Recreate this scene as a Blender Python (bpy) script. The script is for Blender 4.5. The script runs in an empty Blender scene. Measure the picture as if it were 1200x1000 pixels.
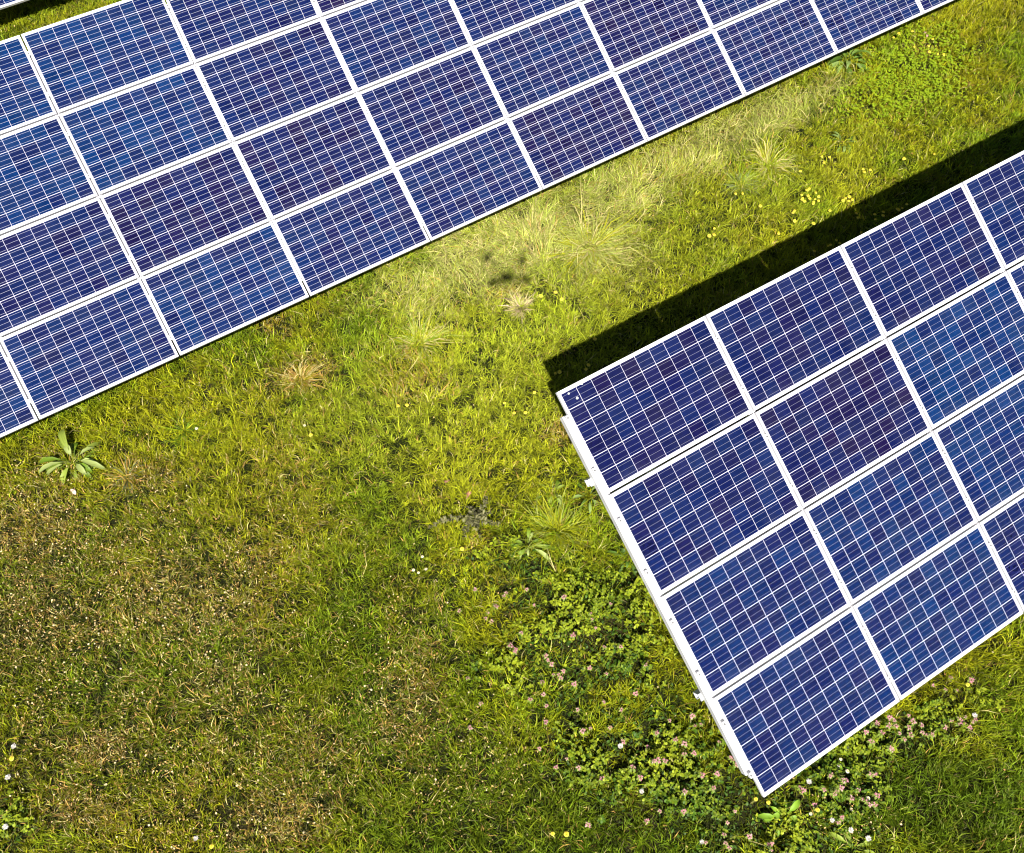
import bpy, math, random
import numpy as np
from mathutils import Matrix, Vector

rng = np.random.default_rng(7)
random.seed(7)
scene = bpy.context.scene
COL = scene.collection

# ------------------------------------------------------------------ camera
H = 8.7494
CAM_R = np.array([[0.860253, 0.450135, -0.239463],
                  [-0.509842, 0.764057, -0.39532],
                  [0.005016, 0.462164, 0.88678]])
cam_data = bpy.data.cameras.new('camera')
cam_data.sensor_fit = 'HORIZONTAL'
cam_data.sensor_width = 36.0
cam_data.lens = 36.0 * 1000.0 / 1200.0
cam_data.clip_start = 0.05
cam_data.clip_end = 500.0
cam = bpy.data.objects.new('camera', cam_data)
COL.objects.link(cam)
m = Matrix(CAM_R.tolist()).to_4x4()
m.translation = Vector((0, 0, H))
cam.matrix_world = m
scene.camera = cam

# ------------------------------------------------------------------ sky, sun, exposure
SUN_TRAVEL = Vector((0.30753, 0.52461, -0.79385)).normalized()
to_sun = -SUN_TRAVEL
SUN_EL = math.asin(to_sun.z)
SUN_ROT = math.atan2(to_sun.x, to_sun.y)
world = bpy.data.worlds.new('World')
scene.world = world
world.use_nodes = True
wn = world.node_tree
wn.nodes.clear()
sky = wn.nodes.new('ShaderNodeTexSky')
sky.sky_type = 'NISHITA'
sky.sun_disc = False
sky.sun_elevation = SUN_EL
sky.sun_rotation = SUN_ROT
sky.air_density = 0.6
sky.dust_density = 0.2
bg = wn.nodes.new('ShaderNodeBackground')
bg.inputs['Strength'].default_value = 0.05
wo = wn.nodes.new('ShaderNodeOutputWorld')
wn.links.new(sky.outputs[0], bg.inputs['Color'])
wn.links.new(bg.outputs[0], wo.inputs['Surface'])
sd = bpy.data.lights.new('sun', 'SUN')
sd.energy = 5.0
sd.angle = math.radians(0.6)
sd.color = (1.0, 0.955, 0.88)
so = bpy.data.objects.new('sun', sd)
COL.objects.link(so)
so.location = to_sun * 60
so.rotation_euler = SUN_TRAVEL.to_track_quat('-Z', 'Y').to_euler()
vs = scene.view_settings
vs.view_transform = 'Standard'
vs.look = 'None'
vs.gamma = 1.0
vs.exposure = 1.08
scene.render.filter_size = 1.1
try:
    scene.cycles.pixel_filter_type = 'BLACKMAN_HARRIS'
    scene.cycles.filter_width = 1.1
except Exception:
    pass

# ------------------------------------------------------------------ helpers
CVW = CAM_R @ np.diag([1.0, -1.0, -1.0])


def at(px, py, z=0.0):
    """point of the ground (or of the level z) seen at a place in the photograph"""
    d = CVW @ np.array([(px - 600) / 1000.0, (py - 500) / 1000.0, 1.0])
    s = (z - H) / d[2]
    return np.array([0, 0, H]) + d * s


def pix(P):
    q = (np.asarray(P) - np.array([0, 0, H])) @ CVW
    return np.stack([600 + 1000 * q[:, 0] / q[:, 2], 500 + 1000 * q[:, 1] / q[:, 2]], 1)


def tag(o, label=None, cat=None, group=None, kind=None):
    if label: o['label'] = label
    if cat: o['category'] = cat
    if group: o['group'] = group
    if kind: o['kind'] = kind
    return o


def link(name, me, mats, parent=None, loc=None):
    o = bpy.data.objects.new(name, me)
    COL.objects.link(o)
    for mt in (mats if isinstance(mats, (list, tuple)) else [mats]):
        if mt is not None and len(me.materials) < len(mats if isinstance(mats, (list, tuple)) else [mats]):
            me.materials.append(mt)
    if parent is not None:
        o.parent = parent
    if loc is not None:
        o.location = loc
    return o


def empty(name, loc):
    o = bpy.data.objects.new(name, None)
    o.empty_display_size = 0.2
    o.location = loc
    COL.objects.link(o)
    return o


class MB:
    """collects boxes, tubes, discs into one mesh"""
    def __init__(self):
        self.v, self.f, self.m, self.s = [], [], [], []

    def add(self, verts, faces, mat=0, smooth=False):
        b = len(self.v)
        self.v += [tuple(map(float, p)) for p in verts]
        for fc in faces:
            self.f.append(tuple(b + i for i in fc))
            self.m.append(mat)
            self.s.append(smooth)

    def box(self, x0, x1, y0, y1, z0, z1, mat=0):
        vs_ = [(x, y, z) for z in (z0, z1) for y in (y0, y1) for x in (x0, x1)]
        self.add(vs_, [(0, 2, 3, 1), (4, 5, 7, 6), (0, 1, 5, 4), (2, 6, 7, 3), (0, 4, 6, 2), (1, 3, 7, 5)], mat)

    def tube(self, pts, radii, n=8, mat=0, cap=True):
        pts = [Vector(p) for p in pts]
        rings = []
        for i, p in enumerate(pts):
            d = (pts[min(i + 1, len(pts) - 1)] - pts[max(i - 1, 0)]).normalized()
            a = d.orthogonal().normalized()
            b = d.cross(a)
            rings.append([p + (a * math.cos(t) + b * math.sin(t)) * radii[i]
                          for t in [2 * math.pi * k / n for k in range(n)]])
        vs_ = [q for r in rings for q in r]
        fs = []
        for i in range(len(pts) - 1):
            for k in range(n):
                a0 = i * n + k
                a1 = i * n + (k + 1) % n
                fs.append((a0, a1, a1 + n, a0 + n))
        if cap:
            fs.append(tuple(range(n))[::-1])
            fs.append(tuple(range((len(pts) - 1) * n, len(pts) * n)))
        self.add(vs_, fs, mat, True)

    def ellipsoid(self, c, r, nu=10, nv=6, mat=0):
        vs_, fs = [], []
        for j in range(nv + 1):
            ph = math.pi * j / nv
            for i in range(nu):
                t = 2 * math.pi * i / nu
                vs_.append((c[0] + r[0] * math.sin(ph) * math.cos(t), c[1] + r[1] * math.sin(ph) * math.sin(t),
                            c[2] + r[2] * math.cos(ph)))
        for j in range(nv):
            for i in range(nu):
                a0, a1 = j * nu + i, j * nu + (i + 1) % nu
                fs.append((a0, a0 + nu, a1 + nu, a1))
        self.add(vs_, fs, mat, True)

    def mesh(self, name):
        me = bpy.data.meshes.new(name)
        me.from_pydata(self.v, [], self.f)
        me.polygons.foreach_set('material_index', self.m)
        me.polygons.foreach_set('use_smooth', self.s)
        me.update()
        return me


# ------------------------------------------------------------------ materials
def new_mat(name):
    mt = bpy.data.materials.new(name)
    mt.use_nodes = True
    nt = mt.node_tree
    bs = nt.nodes['Principled BSDF']
    return mt, nt, bs


def N(nt, typ, **kw):
    n = nt.nodes.new(typ)
    for k, v_ in kw.items():
        setattr(n, k, v_)
    return n


def math_node(nt, op, a, b=None, c=None):
    n = nt.nodes.new('ShaderNodeMath')
    n.operation = op
    for i, x in enumerate((a, b, c)):
        if x is None: continue
        if isinstance(x, (int, float)): n.inputs[i].default_value = x
        else: nt.links.new(x, n.inputs[i])
    return n.outputs[0]


def mix_col(nt, fac, a, b):
    n = nt.nodes.new('ShaderNodeMix')
    n.data_type = 'RGBA'
    for i, x in ((0, fac), (6, a), (7, b)):
        if isinstance(x, (int, float)): n.inputs[i].default_value = x
        elif isinstance(x, tuple): n.inputs[i].default_value = (*x, 1.0)
        else: nt.links.new(x, n.inputs[i])
    return n.outputs[2]


def noisy_mat(name, c0, c1, scale, rough=0.6, metal=0.0, detail=4.0, lo=0.35, hi=0.65):
    mt, nt, bs = new_mat(name)
    tc = N(nt, 'ShaderNodeTexCoord')
    nz = N(nt, 'ShaderNodeTexNoise')
    nz.inputs['Scale'].default_value = scale
    nz.inputs['Detail'].default_value = detail
    nt.links.new(tc.outputs['Object'], nz.inputs['Vector'])
    mr = N(nt, 'ShaderNodeMapRange')
    mr.inputs[1].default_value = lo
    mr.inputs[2].default_value = hi
    nt.links.new(nz.outputs[0], mr.inputs[0])
    nt.links.new(mix_col(nt, mr.outputs[0], c0, c1), bs.inputs['Base Color'])
    bs.inputs['Roughness'].default_value = rough
    bs.inputs['Metallic'].default_value = metal
    return mt


def cell_material():
    """poly-crystalline cells under glass: 10 x 6 cells, three busbars each, white sheet between"""
    mt, nt, bs = new_mat('solar_cells')
    uv = N(nt, 'ShaderNodeUVMap', uv_map='cells')
    sep = N(nt, 'ShaderNodeSeparateXYZ')
    nt.links.new(uv.outputs[0], sep.inputs[0])
    u, v_ = sep.outputs[0], sep.outputs[1]
    fu, fv = math_node(nt, 'FRACT', u), math_node(nt, 'FRACT', v_)
    cu, cv = math_node(nt, 'FLOOR', u), math_node(nt, 'FLOOR', v_)
    du = math_node(nt, 'ABSOLUTE', math_node(nt, 'SUBTRACT', fu, 0.5))
    dv = math_node(nt, 'ABSOLUTE', math_node(nt, 'SUBTRACT', fv, 0.5))
    in_u = math_node(nt, 'LESS_THAN', du, 0.5 - 0.0125)
    in_v = math_node(nt, 'LESS_THAN', dv, 0.5 - 0.0185)
    ina = math_node(nt, 'MULTIPLY', math_node(nt, 'GREATER_THAN', u, 0.0), math_node(nt, 'LESS_THAN', u, 10.0))
    inb = math_node(nt, 'MULTIPLY', math_node(nt, 'GREATER_THAN', v_, 0.0), math_node(nt, 'LESS_THAN', v_, 6.0))
    cell = math_node(nt, 'MULTIPLY', math_node(nt, 'MULTIPLY', in_u, in_v), math_node(nt, 'MULTIPLY', ina, inb))
    # busbars at 1/6, 1/2, 5/6 running along the panel
    b3 = math_node(nt, 'FRACT', math_node(nt, 'MULTIPLY', fv, 3.0))
    bb = math_node(nt, 'LESS_THAN', math_node(nt, 'ABSOLUTE', math_node(nt, 'SUBTRACT', b3, 0.5)), 0.024)
    # colour: per panel tint + per cell random + slow drift + crystals
    at_t = N(nt, 'ShaderNodeAttribute', attribute_type='OBJECT', attribute_name='tint')
    at_s = N(nt, 'ShaderNodeAttribute', attribute_type='OBJECT', attribute_name='seed')
    at_b = N(nt, 'ShaderNodeAttribute', attribute_type='OBJECT', attribute_name='busbar')
    cmb = N(nt, 'ShaderNodeCombineXYZ')
    nt.links.new(cu, cmb.inputs[0]); nt.links.new(cv, cmb.inputs[1]); nt.links.new(at_s.outputs['Fac'], cmb.inputs[2])
    wnz = N(nt, 'ShaderNodeTexWhiteNoise', noise_dimensions='3D')
    nt.links.new(cmb.outputs[0], wnz.inputs['Vector'])
    wsep = N(nt, 'ShaderNodeSeparateColor')
    nt.links.new(wnz.outputs['Color'], wsep.inputs[0])
    r1, r2 = wsep.outputs[0], wsep.outputs[1]
    r1p = math_node(nt, 'POWER', r1, 1.3)
    tint = math_node(nt, 'ADD', at_t.outputs['Fac'], math_node(nt, 'MULTIPLY', math_node(nt, 'SUBTRACT', r1p, 0.44), 0.46))
    tint_n = N(nt, 'ShaderNodeClamp'); nt.links.new(tint, tint_n.inputs[0])
    ramp = N(nt, 'ShaderNodeValToRGB')
    e = ramp.color_ramp.elements
    e[0].position, e[0].color = 0.0, (0.0015, 0.0200, 0.090, 1)
    e[1].position, e[1].color = 1.0, (0.0075, 0.0024, 0.029, 1)
    x = e.new(0.30); x.color = (0.0018, 0.0096, 0.064, 1)
    x = e.new(0.62); x.color = (0.0038, 0.0055, 0.050, 1)
    nt.links.new(tint_n.outputs[0], ramp.inputs[0])
    vor = N(nt, 'ShaderNodeTexVoronoi')
    vor.inputs['Scale'].default_value = 7.0
    nt.links.new(uv.outputs[0], vor.inputs['Vector'])
    vsep = N(nt, 'ShaderNodeSeparateColor'); nt.links.new(vor.outputs['Color'], vsep.inputs[0])
    gain = math_node(nt, 'ADD', 0.62, math_node(nt, 'ADD', math_node(nt, 'MULTIPLY', r2, 0.22),
                                                math_node(nt, 'MULTIPLY', vsep.outputs[0], 0.25)))
    hsv = N(nt, 'ShaderNodeHueSaturation')
    nt.links.new(ramp.outputs[0], hsv.inputs['Color']); nt.links.new(gain, hsv.inputs['Value'])
    c1 = mix_col(nt, math_node(nt, 'MULTIPLY', bb, at_b.outputs['Fac']), hsv.outputs[0], (0.40, 0.40, 0.50))
    c2 = mix_col(nt, cell, (0.54, 0.52, 0.60), c1)
    # thin dust film
    tc = N(nt, 'ShaderNodeTexCoord')
    nz = N(nt, 'ShaderNodeTexNoise'); nz.inputs['Scale'].default_value = 2.3; nz.inputs['Detail'].default_value = 6
    nt.links.new(tc.outputs['Object'], nz.inputs['Vector'])
    low = math_node(nt, 'MULTIPLY', math_node(nt, 'MAXIMUM', math_node(nt, 'SUBTRACT', v_, 5.3), 0.0), 0.22)
    dust = math_node(nt, 'MULTIPLY', math_node(nt, 'SUBTRACT', nz.outputs[0], 0.35), math_node(nt, 'ADD', low, 0.06))
    dcl = N(nt, 'ShaderNodeClamp'); nt.links.new(dust, dcl.inputs[0])
    nt.links.new(mix_col(nt, dcl.outputs[0], c2, (0.30, 0.30, 0.32)), bs.inputs['Base Color'])
    bs.inputs['Roughness'].default_value = 0.10
    bs.inputs['IOR'].default_value = 1.5
    return mt


def attr_leaf_mat(name, trans=0.3, rough=0.55, spec=0.25, tip=None):
    """leaf / blade: own colour stored per blade, thin and translucent"""
    mt, nt, bs = new_mat(name)
    at_ = N(nt, 'ShaderNodeAttribute', attribute_name='tone')
    bs.inputs['Roughness'].default_value = rough
    bs.inputs['Specular IOR Level'].default_value = spec
    nt.links.new(at_.outputs['Color'], bs.inputs['Base Color'])
    tr = N(nt, 'ShaderNodeBsdfTranslucent')
    hs = N(nt, 'ShaderNodeHueSaturation')
    hs.inputs['Saturation'].default_value = 1.1
    hs.inputs['Value'].default_value = 1.1
    nt.links.new(at_.outputs['Color'], hs.inputs['Color'])
    nt.links.new(hs.outputs[0], tr.inputs['Color'])
    mx = N(nt, 'ShaderNodeMixShader')
    mx.inputs[0].default_value = trans
    nt.links.new(bs.outputs[0], mx.inputs[1]); nt.links.new(tr.outputs[0], mx.inputs[2])
    nt.links.new(mx.outputs[0], nt.nodes['Material Output'].inputs['Surface'])
    return mt


M_CELL = cell_material()
M_ALU = noisy_mat('anodised_aluminium', (0.54, 0.53, 0.55), (0.64, 0.63, 0.65), 9.0, 0.42, 0.0)
M_RAIL = noisy_mat('bare_aluminium_rail', (0.50, 0.49, 0.50), (0.64, 0.63, 0.63), 6.0, 0.45, 0.0)
M_STEEL = noisy_mat('galvanised_steel', (0.38, 0.39, 0.40), (0.52, 0.53, 0.54), 25.0, 0.5, 0.3)
M_BOLT = noisy_mat('bolt_steel', (0.10, 0.10, 0.10), (0.18, 0.18, 0.18), 40.0, 0.5, 0.5)
M_BACK = noisy_mat('panel_backsheet', (0.62, 0.62, 0.62), (0.70, 0.70, 0.70), 8.0, 0.6)
M_GRASS = attr_leaf_mat('grass_blade', 0.28, 0.55, 0.15)
M_LEAF = attr_leaf_mat('broad_leaf', 0.22, 0.5, 0.2)
M_DRY = attr_leaf_mat('dry_plant', 0.15, 0.8, 0.1)
M_PETAL = attr_leaf_mat('flower_petal', 0.25, 0.7, 0.1)
M_SPLAT = noisy_mat('bird_dropping', (0.70, 0.69, 0.64), (0.82, 0.81, 0.78), 60.0, 0.8)


def ground_mat():
    mt, nt, bs = new_mat('soil_and_thatch')
    tc = N(nt, 'ShaderNodeTexCoord')
    def nz(scale, det=6):
        n = N(nt, 'ShaderNodeTexNoise')
        n.inputs['Scale'].default_value = scale
        n.inputs['Detail'].default_value = det
        nt.links.new(tc.outputs['Object'], n.inputs['Vector'])
        return n.outputs[0]
    def rng_(s, lo, hi):
        mr = N(nt, 'ShaderNodeMapRange')
        mr.inputs[1].default_value, mr.inputs[2].default_value = lo, hi
        nt.links.new(s, mr.inputs[0])
        return mr.outputs[0]
    c = mix_col(nt, rng_(nz(45), .4, .6), (0.007, 0.011, 0.002), (0.018, 0.024, 0.004))
    c = mix_col(nt, rng_(nz(1.1), .45, .7), c, (0.026, 0.022, 0.008))
    c = mix_col(nt, rng_(nz(170, 3), .55, .72), c, (0.05, 0.045, 0.015))
    # beyond the modelled blades the sheet itself is meadow green
    dist = N(nt, 'ShaderNodeVectorMath', operation='DISTANCE')
    dist.inputs[1].default_value = (4.5, 5.5, 0)
    nt.links.new(tc.outputs['Object'], dist.inputs[0])
    green = mix_col(nt, rng_(nz(30), .35, .65), (0.035, 0.050, 0.006), (0.110, 0.130, 0.016))
    c = mix_col(nt, rng_(dist.outputs['Value'], 9.5, 12.5), c, green)
    nt.links.new(c, bs.inputs['Base Color'])
    bs.inputs['Roughness'].default_value = 0.95
    bs.inputs['Specular IOR Level'].default_value = 0.1
    bp = N(nt, 'ShaderNodeBump')
    bp.inputs['Distance'].default_value = 0.03
    nt.links.new(nz(60), bp.inputs['Height'])
    nt.links.new(bp.outputs[0], bs.inputs['Normal'])
    return mt


# ------------------------------------------------------------------ numpy noise and the lie of the land
_lat = rng.random((256, 256))


def vnoise(x, y, s):
    x, y = x * s + 57.3, y * s + 91.7
    xi, yi = np.floor(x).astype(int), np.floor(y).astype(int)
    fx, fy = x - xi, y - yi
    fx, fy = fx * fx * (3 - 2 * fx), fy * fy * (3 - 2 * fy)
    g = lambda a, b: _lat[a % 256, b % 256]
    return (g(xi, yi) * (1 - fx) + g(xi + 1, yi) * fx) * (1 - fy) + (g(xi, yi + 1) * (1 - fx) + g(xi + 1, yi + 1) * fx) * fy


def fbm(x, y, s, o=4):
    t, a, n = 0, 1, 0
    for k in range(o):
        t = t + a * vnoise(x + 3.1 * k, y - 7.7 * k, s * 2 ** k)
        n += a
        a *= 0.55
    return t / n


def ground_z(x, y):
    return (fbm(x, y, 0.55, 3) - 0.5) * 0.13


# ------------------------------------------------------------------ ground: one sheet, fine near the arrays
def build_ground():
    a = np.concatenate([[-160, -80, -40, -24], np.arange(-16, 28.01, 0.25), [36, 52, 90, 170]])
    X, Y = np.meshgrid(a, a)
    near = np.clip(1 - (np.maximum(np.abs(X - 5), np.abs(Y - 6)) - 18) / 6, 0, 1)
    Z = ground_z(X, Y) * near
    n = len(a)
    v_ = np.stack([X, Y, Z], -1).reshape(-1, 3)
    idx = np.arange(n * n).reshape(n, n)
    f = np.stack([idx[:-1, :-1], idx[:-1, 1:], idx[1:, 1:], idx[1:, :-1]], -1).reshape(-1, 4)
    me = bpy.data.meshes.new('ground')
    me.from_pydata(v_.tolist(), [], f.tolist())
    me.polygons.foreach_set('use_smooth', [True] * len(f))
    o = link('ground', me, ground_mat())
    tag(o, kind='structure')


build_ground()

# ------------------------------------------------------------------ solar arrays
PX, PY = 1.6275, 1.01          # panel pitch along the row, down the slope
GX, GY = 0.018, 0.019          # gaps between panels
FL, FD = 0.012, 0.040          # frame lip and depth
CX, CY = 0.0345, 0.041         # from panel edge to the cells (+ half gap)


class Table:
    def __init__(self, o, ex, ey, cols, warp=None):
        self.o = Vector(o)
        ex = Vector(ex).normalized()
        ey = Vector(ey); ey = (ey - ex * ey.dot(ex)).normalized()
        self.ex, self.ey, self.n = ex, ey, ey.cross(ex)
        if self.n.z < 0: self.n = -self.n
        self.cols = cols
        self.warp = warp

    def w(self, x, y, z):
        if self.warp is not None:
            dx, dy = self.warp(x / PX, y / PY)
            x, y = x + dx, y + dy
        return self.o + self.ex * x + self.ey * y + self.n * z


WL = np.array([[0.00249, -0.00368], [0.00506, 0.00165], [-0.01634, 0.02259], [-0.00137, -0.00665],
               [0.00306, 0.00343], [-0.00098, -0.00087], [0.00215, 0.00278], [-0.0021, -0.00527]])


def warp_long(a, b):
    a = min(max(a, -1.3), 6.5)
    b = b - 2
    t = np.array([1, a, b, a * b, b * b, a * a, b * b * a, b ** 3])
    d = t @ WL
    return float(d[0]), float(d[1])


T_LONG = Table((-0.5455, 10.0756, 2.2029), (0.99994, -0.00366, 0.01066), (0.00149, -0.8947, -0.44667), range(-2, 9), warp_long)
T_END = Table((2.2421, 2.9791, 2.2918), (0.99994, 0.00366, -0.01066), (-0.00128, -0.90283, -0.43), range(0, 6))
_ey3 = Vector((0.0, -0.8988, -0.4384))
_p3 = Vector(at(8, 7.5, 0.47))
T_FAR = Table(_p3 - _ey3 * 4.035 - Vector((0.66, 0, 0)), (1, 0, 0), _ey3, range(-1, 4))

TINT = {
    'long': {-2: [.3, .3, .4, .3], -1: [.22, .20, .50, .38], 0: [.22, .16, .66, .32], 1: [.45, .50, .62, .42],
             2: [.75, .36, .56, .44], 3: [.5, .52, .45, .66], 4: [.6, .6, .66, .42], 5: [.4, .4, .44, .38],
             6: [.4, .4, .4, .42], 7: [.45, .5, .4, .45], 8: [.4, .4, .4, .4]},
    'end': {0: [.62, .50, .34, .40], 1: [.56, .74, .36, .26], 2: [.58, .16, .24, .40], 3: [.45, .3, .5, .4],
            4: [.4, .5, .4, .6], 5: [.4, .4, .5, .4]},
    'far': {k: [.4, .4, .4, .35] for k in range(-2, 6)},
}


def quad_box(T, base, x0, x1, y0, y1, z0, z1, mb, mat=0, seg=1):
    """box in the table's own axes, its corners following the table"""
    for k in range(seg):
        ya, yb = y0 + (y1 - y0) * k / seg, y0 + (y1 - y0) * (k + 1) / seg
        P = [T.w(x, y, z) - base for z in (z0, z1) for y in (ya, yb) for x in (x0, x1)]
        mb.add(P, [(0, 2, 3, 1), (4, 5, 7, 6), (0, 1, 5, 4), (2, 6, 7, 3), (0, 4, 6, 2), (1, 3, 7, 5)], mat)


def build_panel(T, root, c, r, tint, bus):
    x0, x1 = c * PX + GX / 2, (c + 1) * PX - GX / 2
    y0, y1 = r * PY + GY / 2, (r + 1) * PY - GY / 2
    ctr = T.w((x0 + x1) / 2, (y0 + y1) / 2, 0)
    jz = random.uniform(-0.0012, 0.0012)
    # laminate
    xs, ys = (x0 + FL, x1 - FL), (y0 + FL, y1 - FL)
    P = [T.w(x, y, z + jz) - ctr for z in (-0.009, -0.003) for y in ys for x in xs]
    me = bpy.data.meshes.new('solar_panel')
    faces = [(4, 6, 7, 5), (0, 1, 3, 2), (0, 4, 5, 1), (2, 3, 7, 6), (0, 2, 6, 4), (1, 5, 7, 3)]
    me.from_pydata([tuple(p) for p in P], [], faces)
    me.materials.append(M_CELL); me.materials.append(M_BACK)
    me.polygons.foreach_set('material_index', [0, 1, 1, 1, 1, 1])
    uvl = me.uv_layers.new(name='cells')
    ca, cb = c * PX + CX + GX / 2 - 0.009, (c + 1) * PX - CX - GX / 2 + 0.009
    cc, cd = r * PY + CY, (r + 1) * PY - CY
    uvs = {}
    for i, (x, y) in enumerate([(x, y) for _ in (0, 1) for y in ys for x in xs]):
        uvs[i] = ((x - ca) / (cb - ca) * 10, (y - cc) / (cd - cc) * 6)
    for lp in me.loops:
        uvl.data[lp.index].uv = uvs[lp.vertex_index]
    o = link('solar_panel', me, [M_CELL, M_BACK], root)
    o.location = ctr - root.location
    o['tint'] = float(tint + random.uniform(-0.05, 0.05))
    o['busbar'] = float(bus)
    o['seed'] = float(random.randint(0, 999))
    # frame: four bars with a lip over the glass
    mb = MB()
    dz = jz
    quad_box(T, ctr, x0, x1, y0, y0 + FL, -FD + dz, dz, mb)
    quad_box(T, ctr, x0, x1, y1 - FL, y1, -FD + dz, dz, mb)
    quad_box(T, ctr, x0, x0 + FL, y0 + FL, y1 - FL, -FD + dz, dz, mb)
    quad_box(T, ctr, x1 - FL, x1, y0 + FL, y1 - FL, -FD + dz, dz, mb)
    link('frame', mb.mesh('frame'), [M_ALU], o)
    return o


def build_table(T, key, label):
    cmin, cmax = T.cols[0], T.cols[-1] + 1
    mid = T.w((cmin + cmax) / 2 * PX, 2 * PY, 0)
    root = empty('solar_array', (mid.x, mid.y, 0))
    tag(root, label, 'solar array', 'rows of solar arrays on the meadow')
    base = root.location.copy()
    for c in T.cols:
        for r in range(4):
            build_panel(T, root, c, r, TINT[key][c][r] - .04, .40 if key == 'end' else .85)  # busbars coloured brighter on all but the end array, painting their sun glint
    # rails up the slope under every column joint
    for c in range(cmin, cmax + 1):
        mb = MB()
        x = c * PX
        o0 = T.w(x, 2 * PY, -0.08)
        quad_box(T, o0, x - 0.036, x + 0.036, 0.225, 3.80, -0.120, -FD - 0.002, mb, 0, 8)
        ro = link('rail', mb.mesh('rail'), [M_RAIL], root)
        ro.location = o0 - base
        # clamps holding the panel edges
        for r in range(4):
            for q in (0.25, 0.76):
                y = (r + q) * PY
                k0 = T.w(x, y, 0)
                cb_ = MB()
                if c in (cmin, cmax):
                    s = 1 if c == cmin else -1
                    xa, xb = sorted((x - s * 0.020, x + s * 0.019))
                    quad_box(T, k0, xa, xb, y - 0.025, y + 0.025, 0.0015, 0.006, cb_)
                    xa, xb = sorted((x - s * 0.020, x + s * 0.004))
                    quad_box(T, k0, xa, xb, y - 0.025, y + 0.025, -0.041, 0.0015, cb_)
                    bx = x - s * 0.008
                else:
                    quad_box(T, k0, x - 0.019, x + 0.019, y - 0.025, y + 0.025, 0.0015, 0.006, cb_)
                    bx = x
                hexa = [T.w(bx + 0.0085 * math.cos(a), y + 0.0085 * math.sin(a), z) - k0
                        for z in (0.006, 0.0125) for a in [math.pi / 3 * i for i in range(6)]]
                cb_.add(hexa, [(6, 7, 8, 9, 10, 11)] + [(i, (i + 1) % 6, 6 + (i + 1) % 6, 6 + i) for i in range(6)], 1)
                ko = link('clamp', cb_.mesh('clamp'), [M_RAIL, M_BOLT], root)
                ko.location = k0 - base
    # two C-section purlins along the row, standing out past the end rails
    xa, xb = cmin * PX - 0.062, cmax * PX + 0.062
    for y in (0.86, 3.02):
        mb = MB()
        n = 2 * (cmax - cmin)
        o0 = T.w((xa + xb) / 2, y, -0.2)
        for k in range(n):
            a, b = xa + (xb - xa) * k / n, xa + (xb - xa) * (k + 1) / n
            quad_box(T, o0, a, b, y - 0.035, y + 0.035, -0.126, -0.122, mb)
            quad_box(T, o0, a, b, y - 0.035, y - 0.030, -0.226, -0.126, mb)
            quad_box(T, o0, a, b, y - 0.035, y + 0.035, -0.230, -0.226, mb)
            quad_box(T, o0, a, b, y + 0.030, y + 0.035, -0.146, -0.126, mb)
            quad_box(T, o0, a, b, y + 0.030, y + 0.035, -0.226, -0.206, mb)
        po = link('purlin', mb.mesh('purlin'), [M_STEEL], root)
        po.location = o0 - base
        # posts
        for c in range(cmin, cmax, 2):
            t = T.w((c + 0.5) * PX, y, -0.230)
            pm = MB()
            pm.box(-0.045, 0.045, -0.045, 0.045, -0.25 - t.z, -0.004)
            pm.box(-0.07, 0.07, -0.055, 0.055, -0.22, -0.016)
            p = link('post', pm.mesh('post'), [M_STEEL], root)
            p.location = t - base
    return root


R_LONG = build_table(T_LONG, 'long', 'long blue solar array across the upper left with pale straw grass along its low edge')
R_END = build_table(T_END, 'end', 'solar array at right whose end corner throws a broad dark shadow strip on the grass')
R_FAR = build_table(T_FAR, 'far', 'solar array in the far upper left corner, only its white low edge showing')

# bird droppings on the first panel of the array at right
first = [c for c in R_END.children if c.name.startswith('solar_panel')][0]
for (x, y, r) in ((0.105, 0.065, 0.011), (0.155, 0.135, 0.013), (0.255, 0.045, 0.009)):
    mb = MB()
    pts = [T_END.w(x, y, 0.002) - T_END.w(x, y, 0)]
    k = 9
    ring = [T_END.w(x + r * (0.7 + 0.5 * random.random()) * math.cos(6.283 * i / k),
                    y + r * (0.7 + 0.5 * random.random()) * math.sin(6.283 * i / k), -0.0025) - T_END.w(x, y, 0) for i in range(k)]
    mb.add(pts + ring, [(0, 1 + i, 1 + (i + 1) % k) for i in range(k)], 0, True)
    d = link('bird_dropping', mb.mesh('bird_dropping'), [M_SPLAT], first)
    d.location = T_END.w(x, y, 0) - first.matrix_basis.translation - R_END.location

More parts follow.
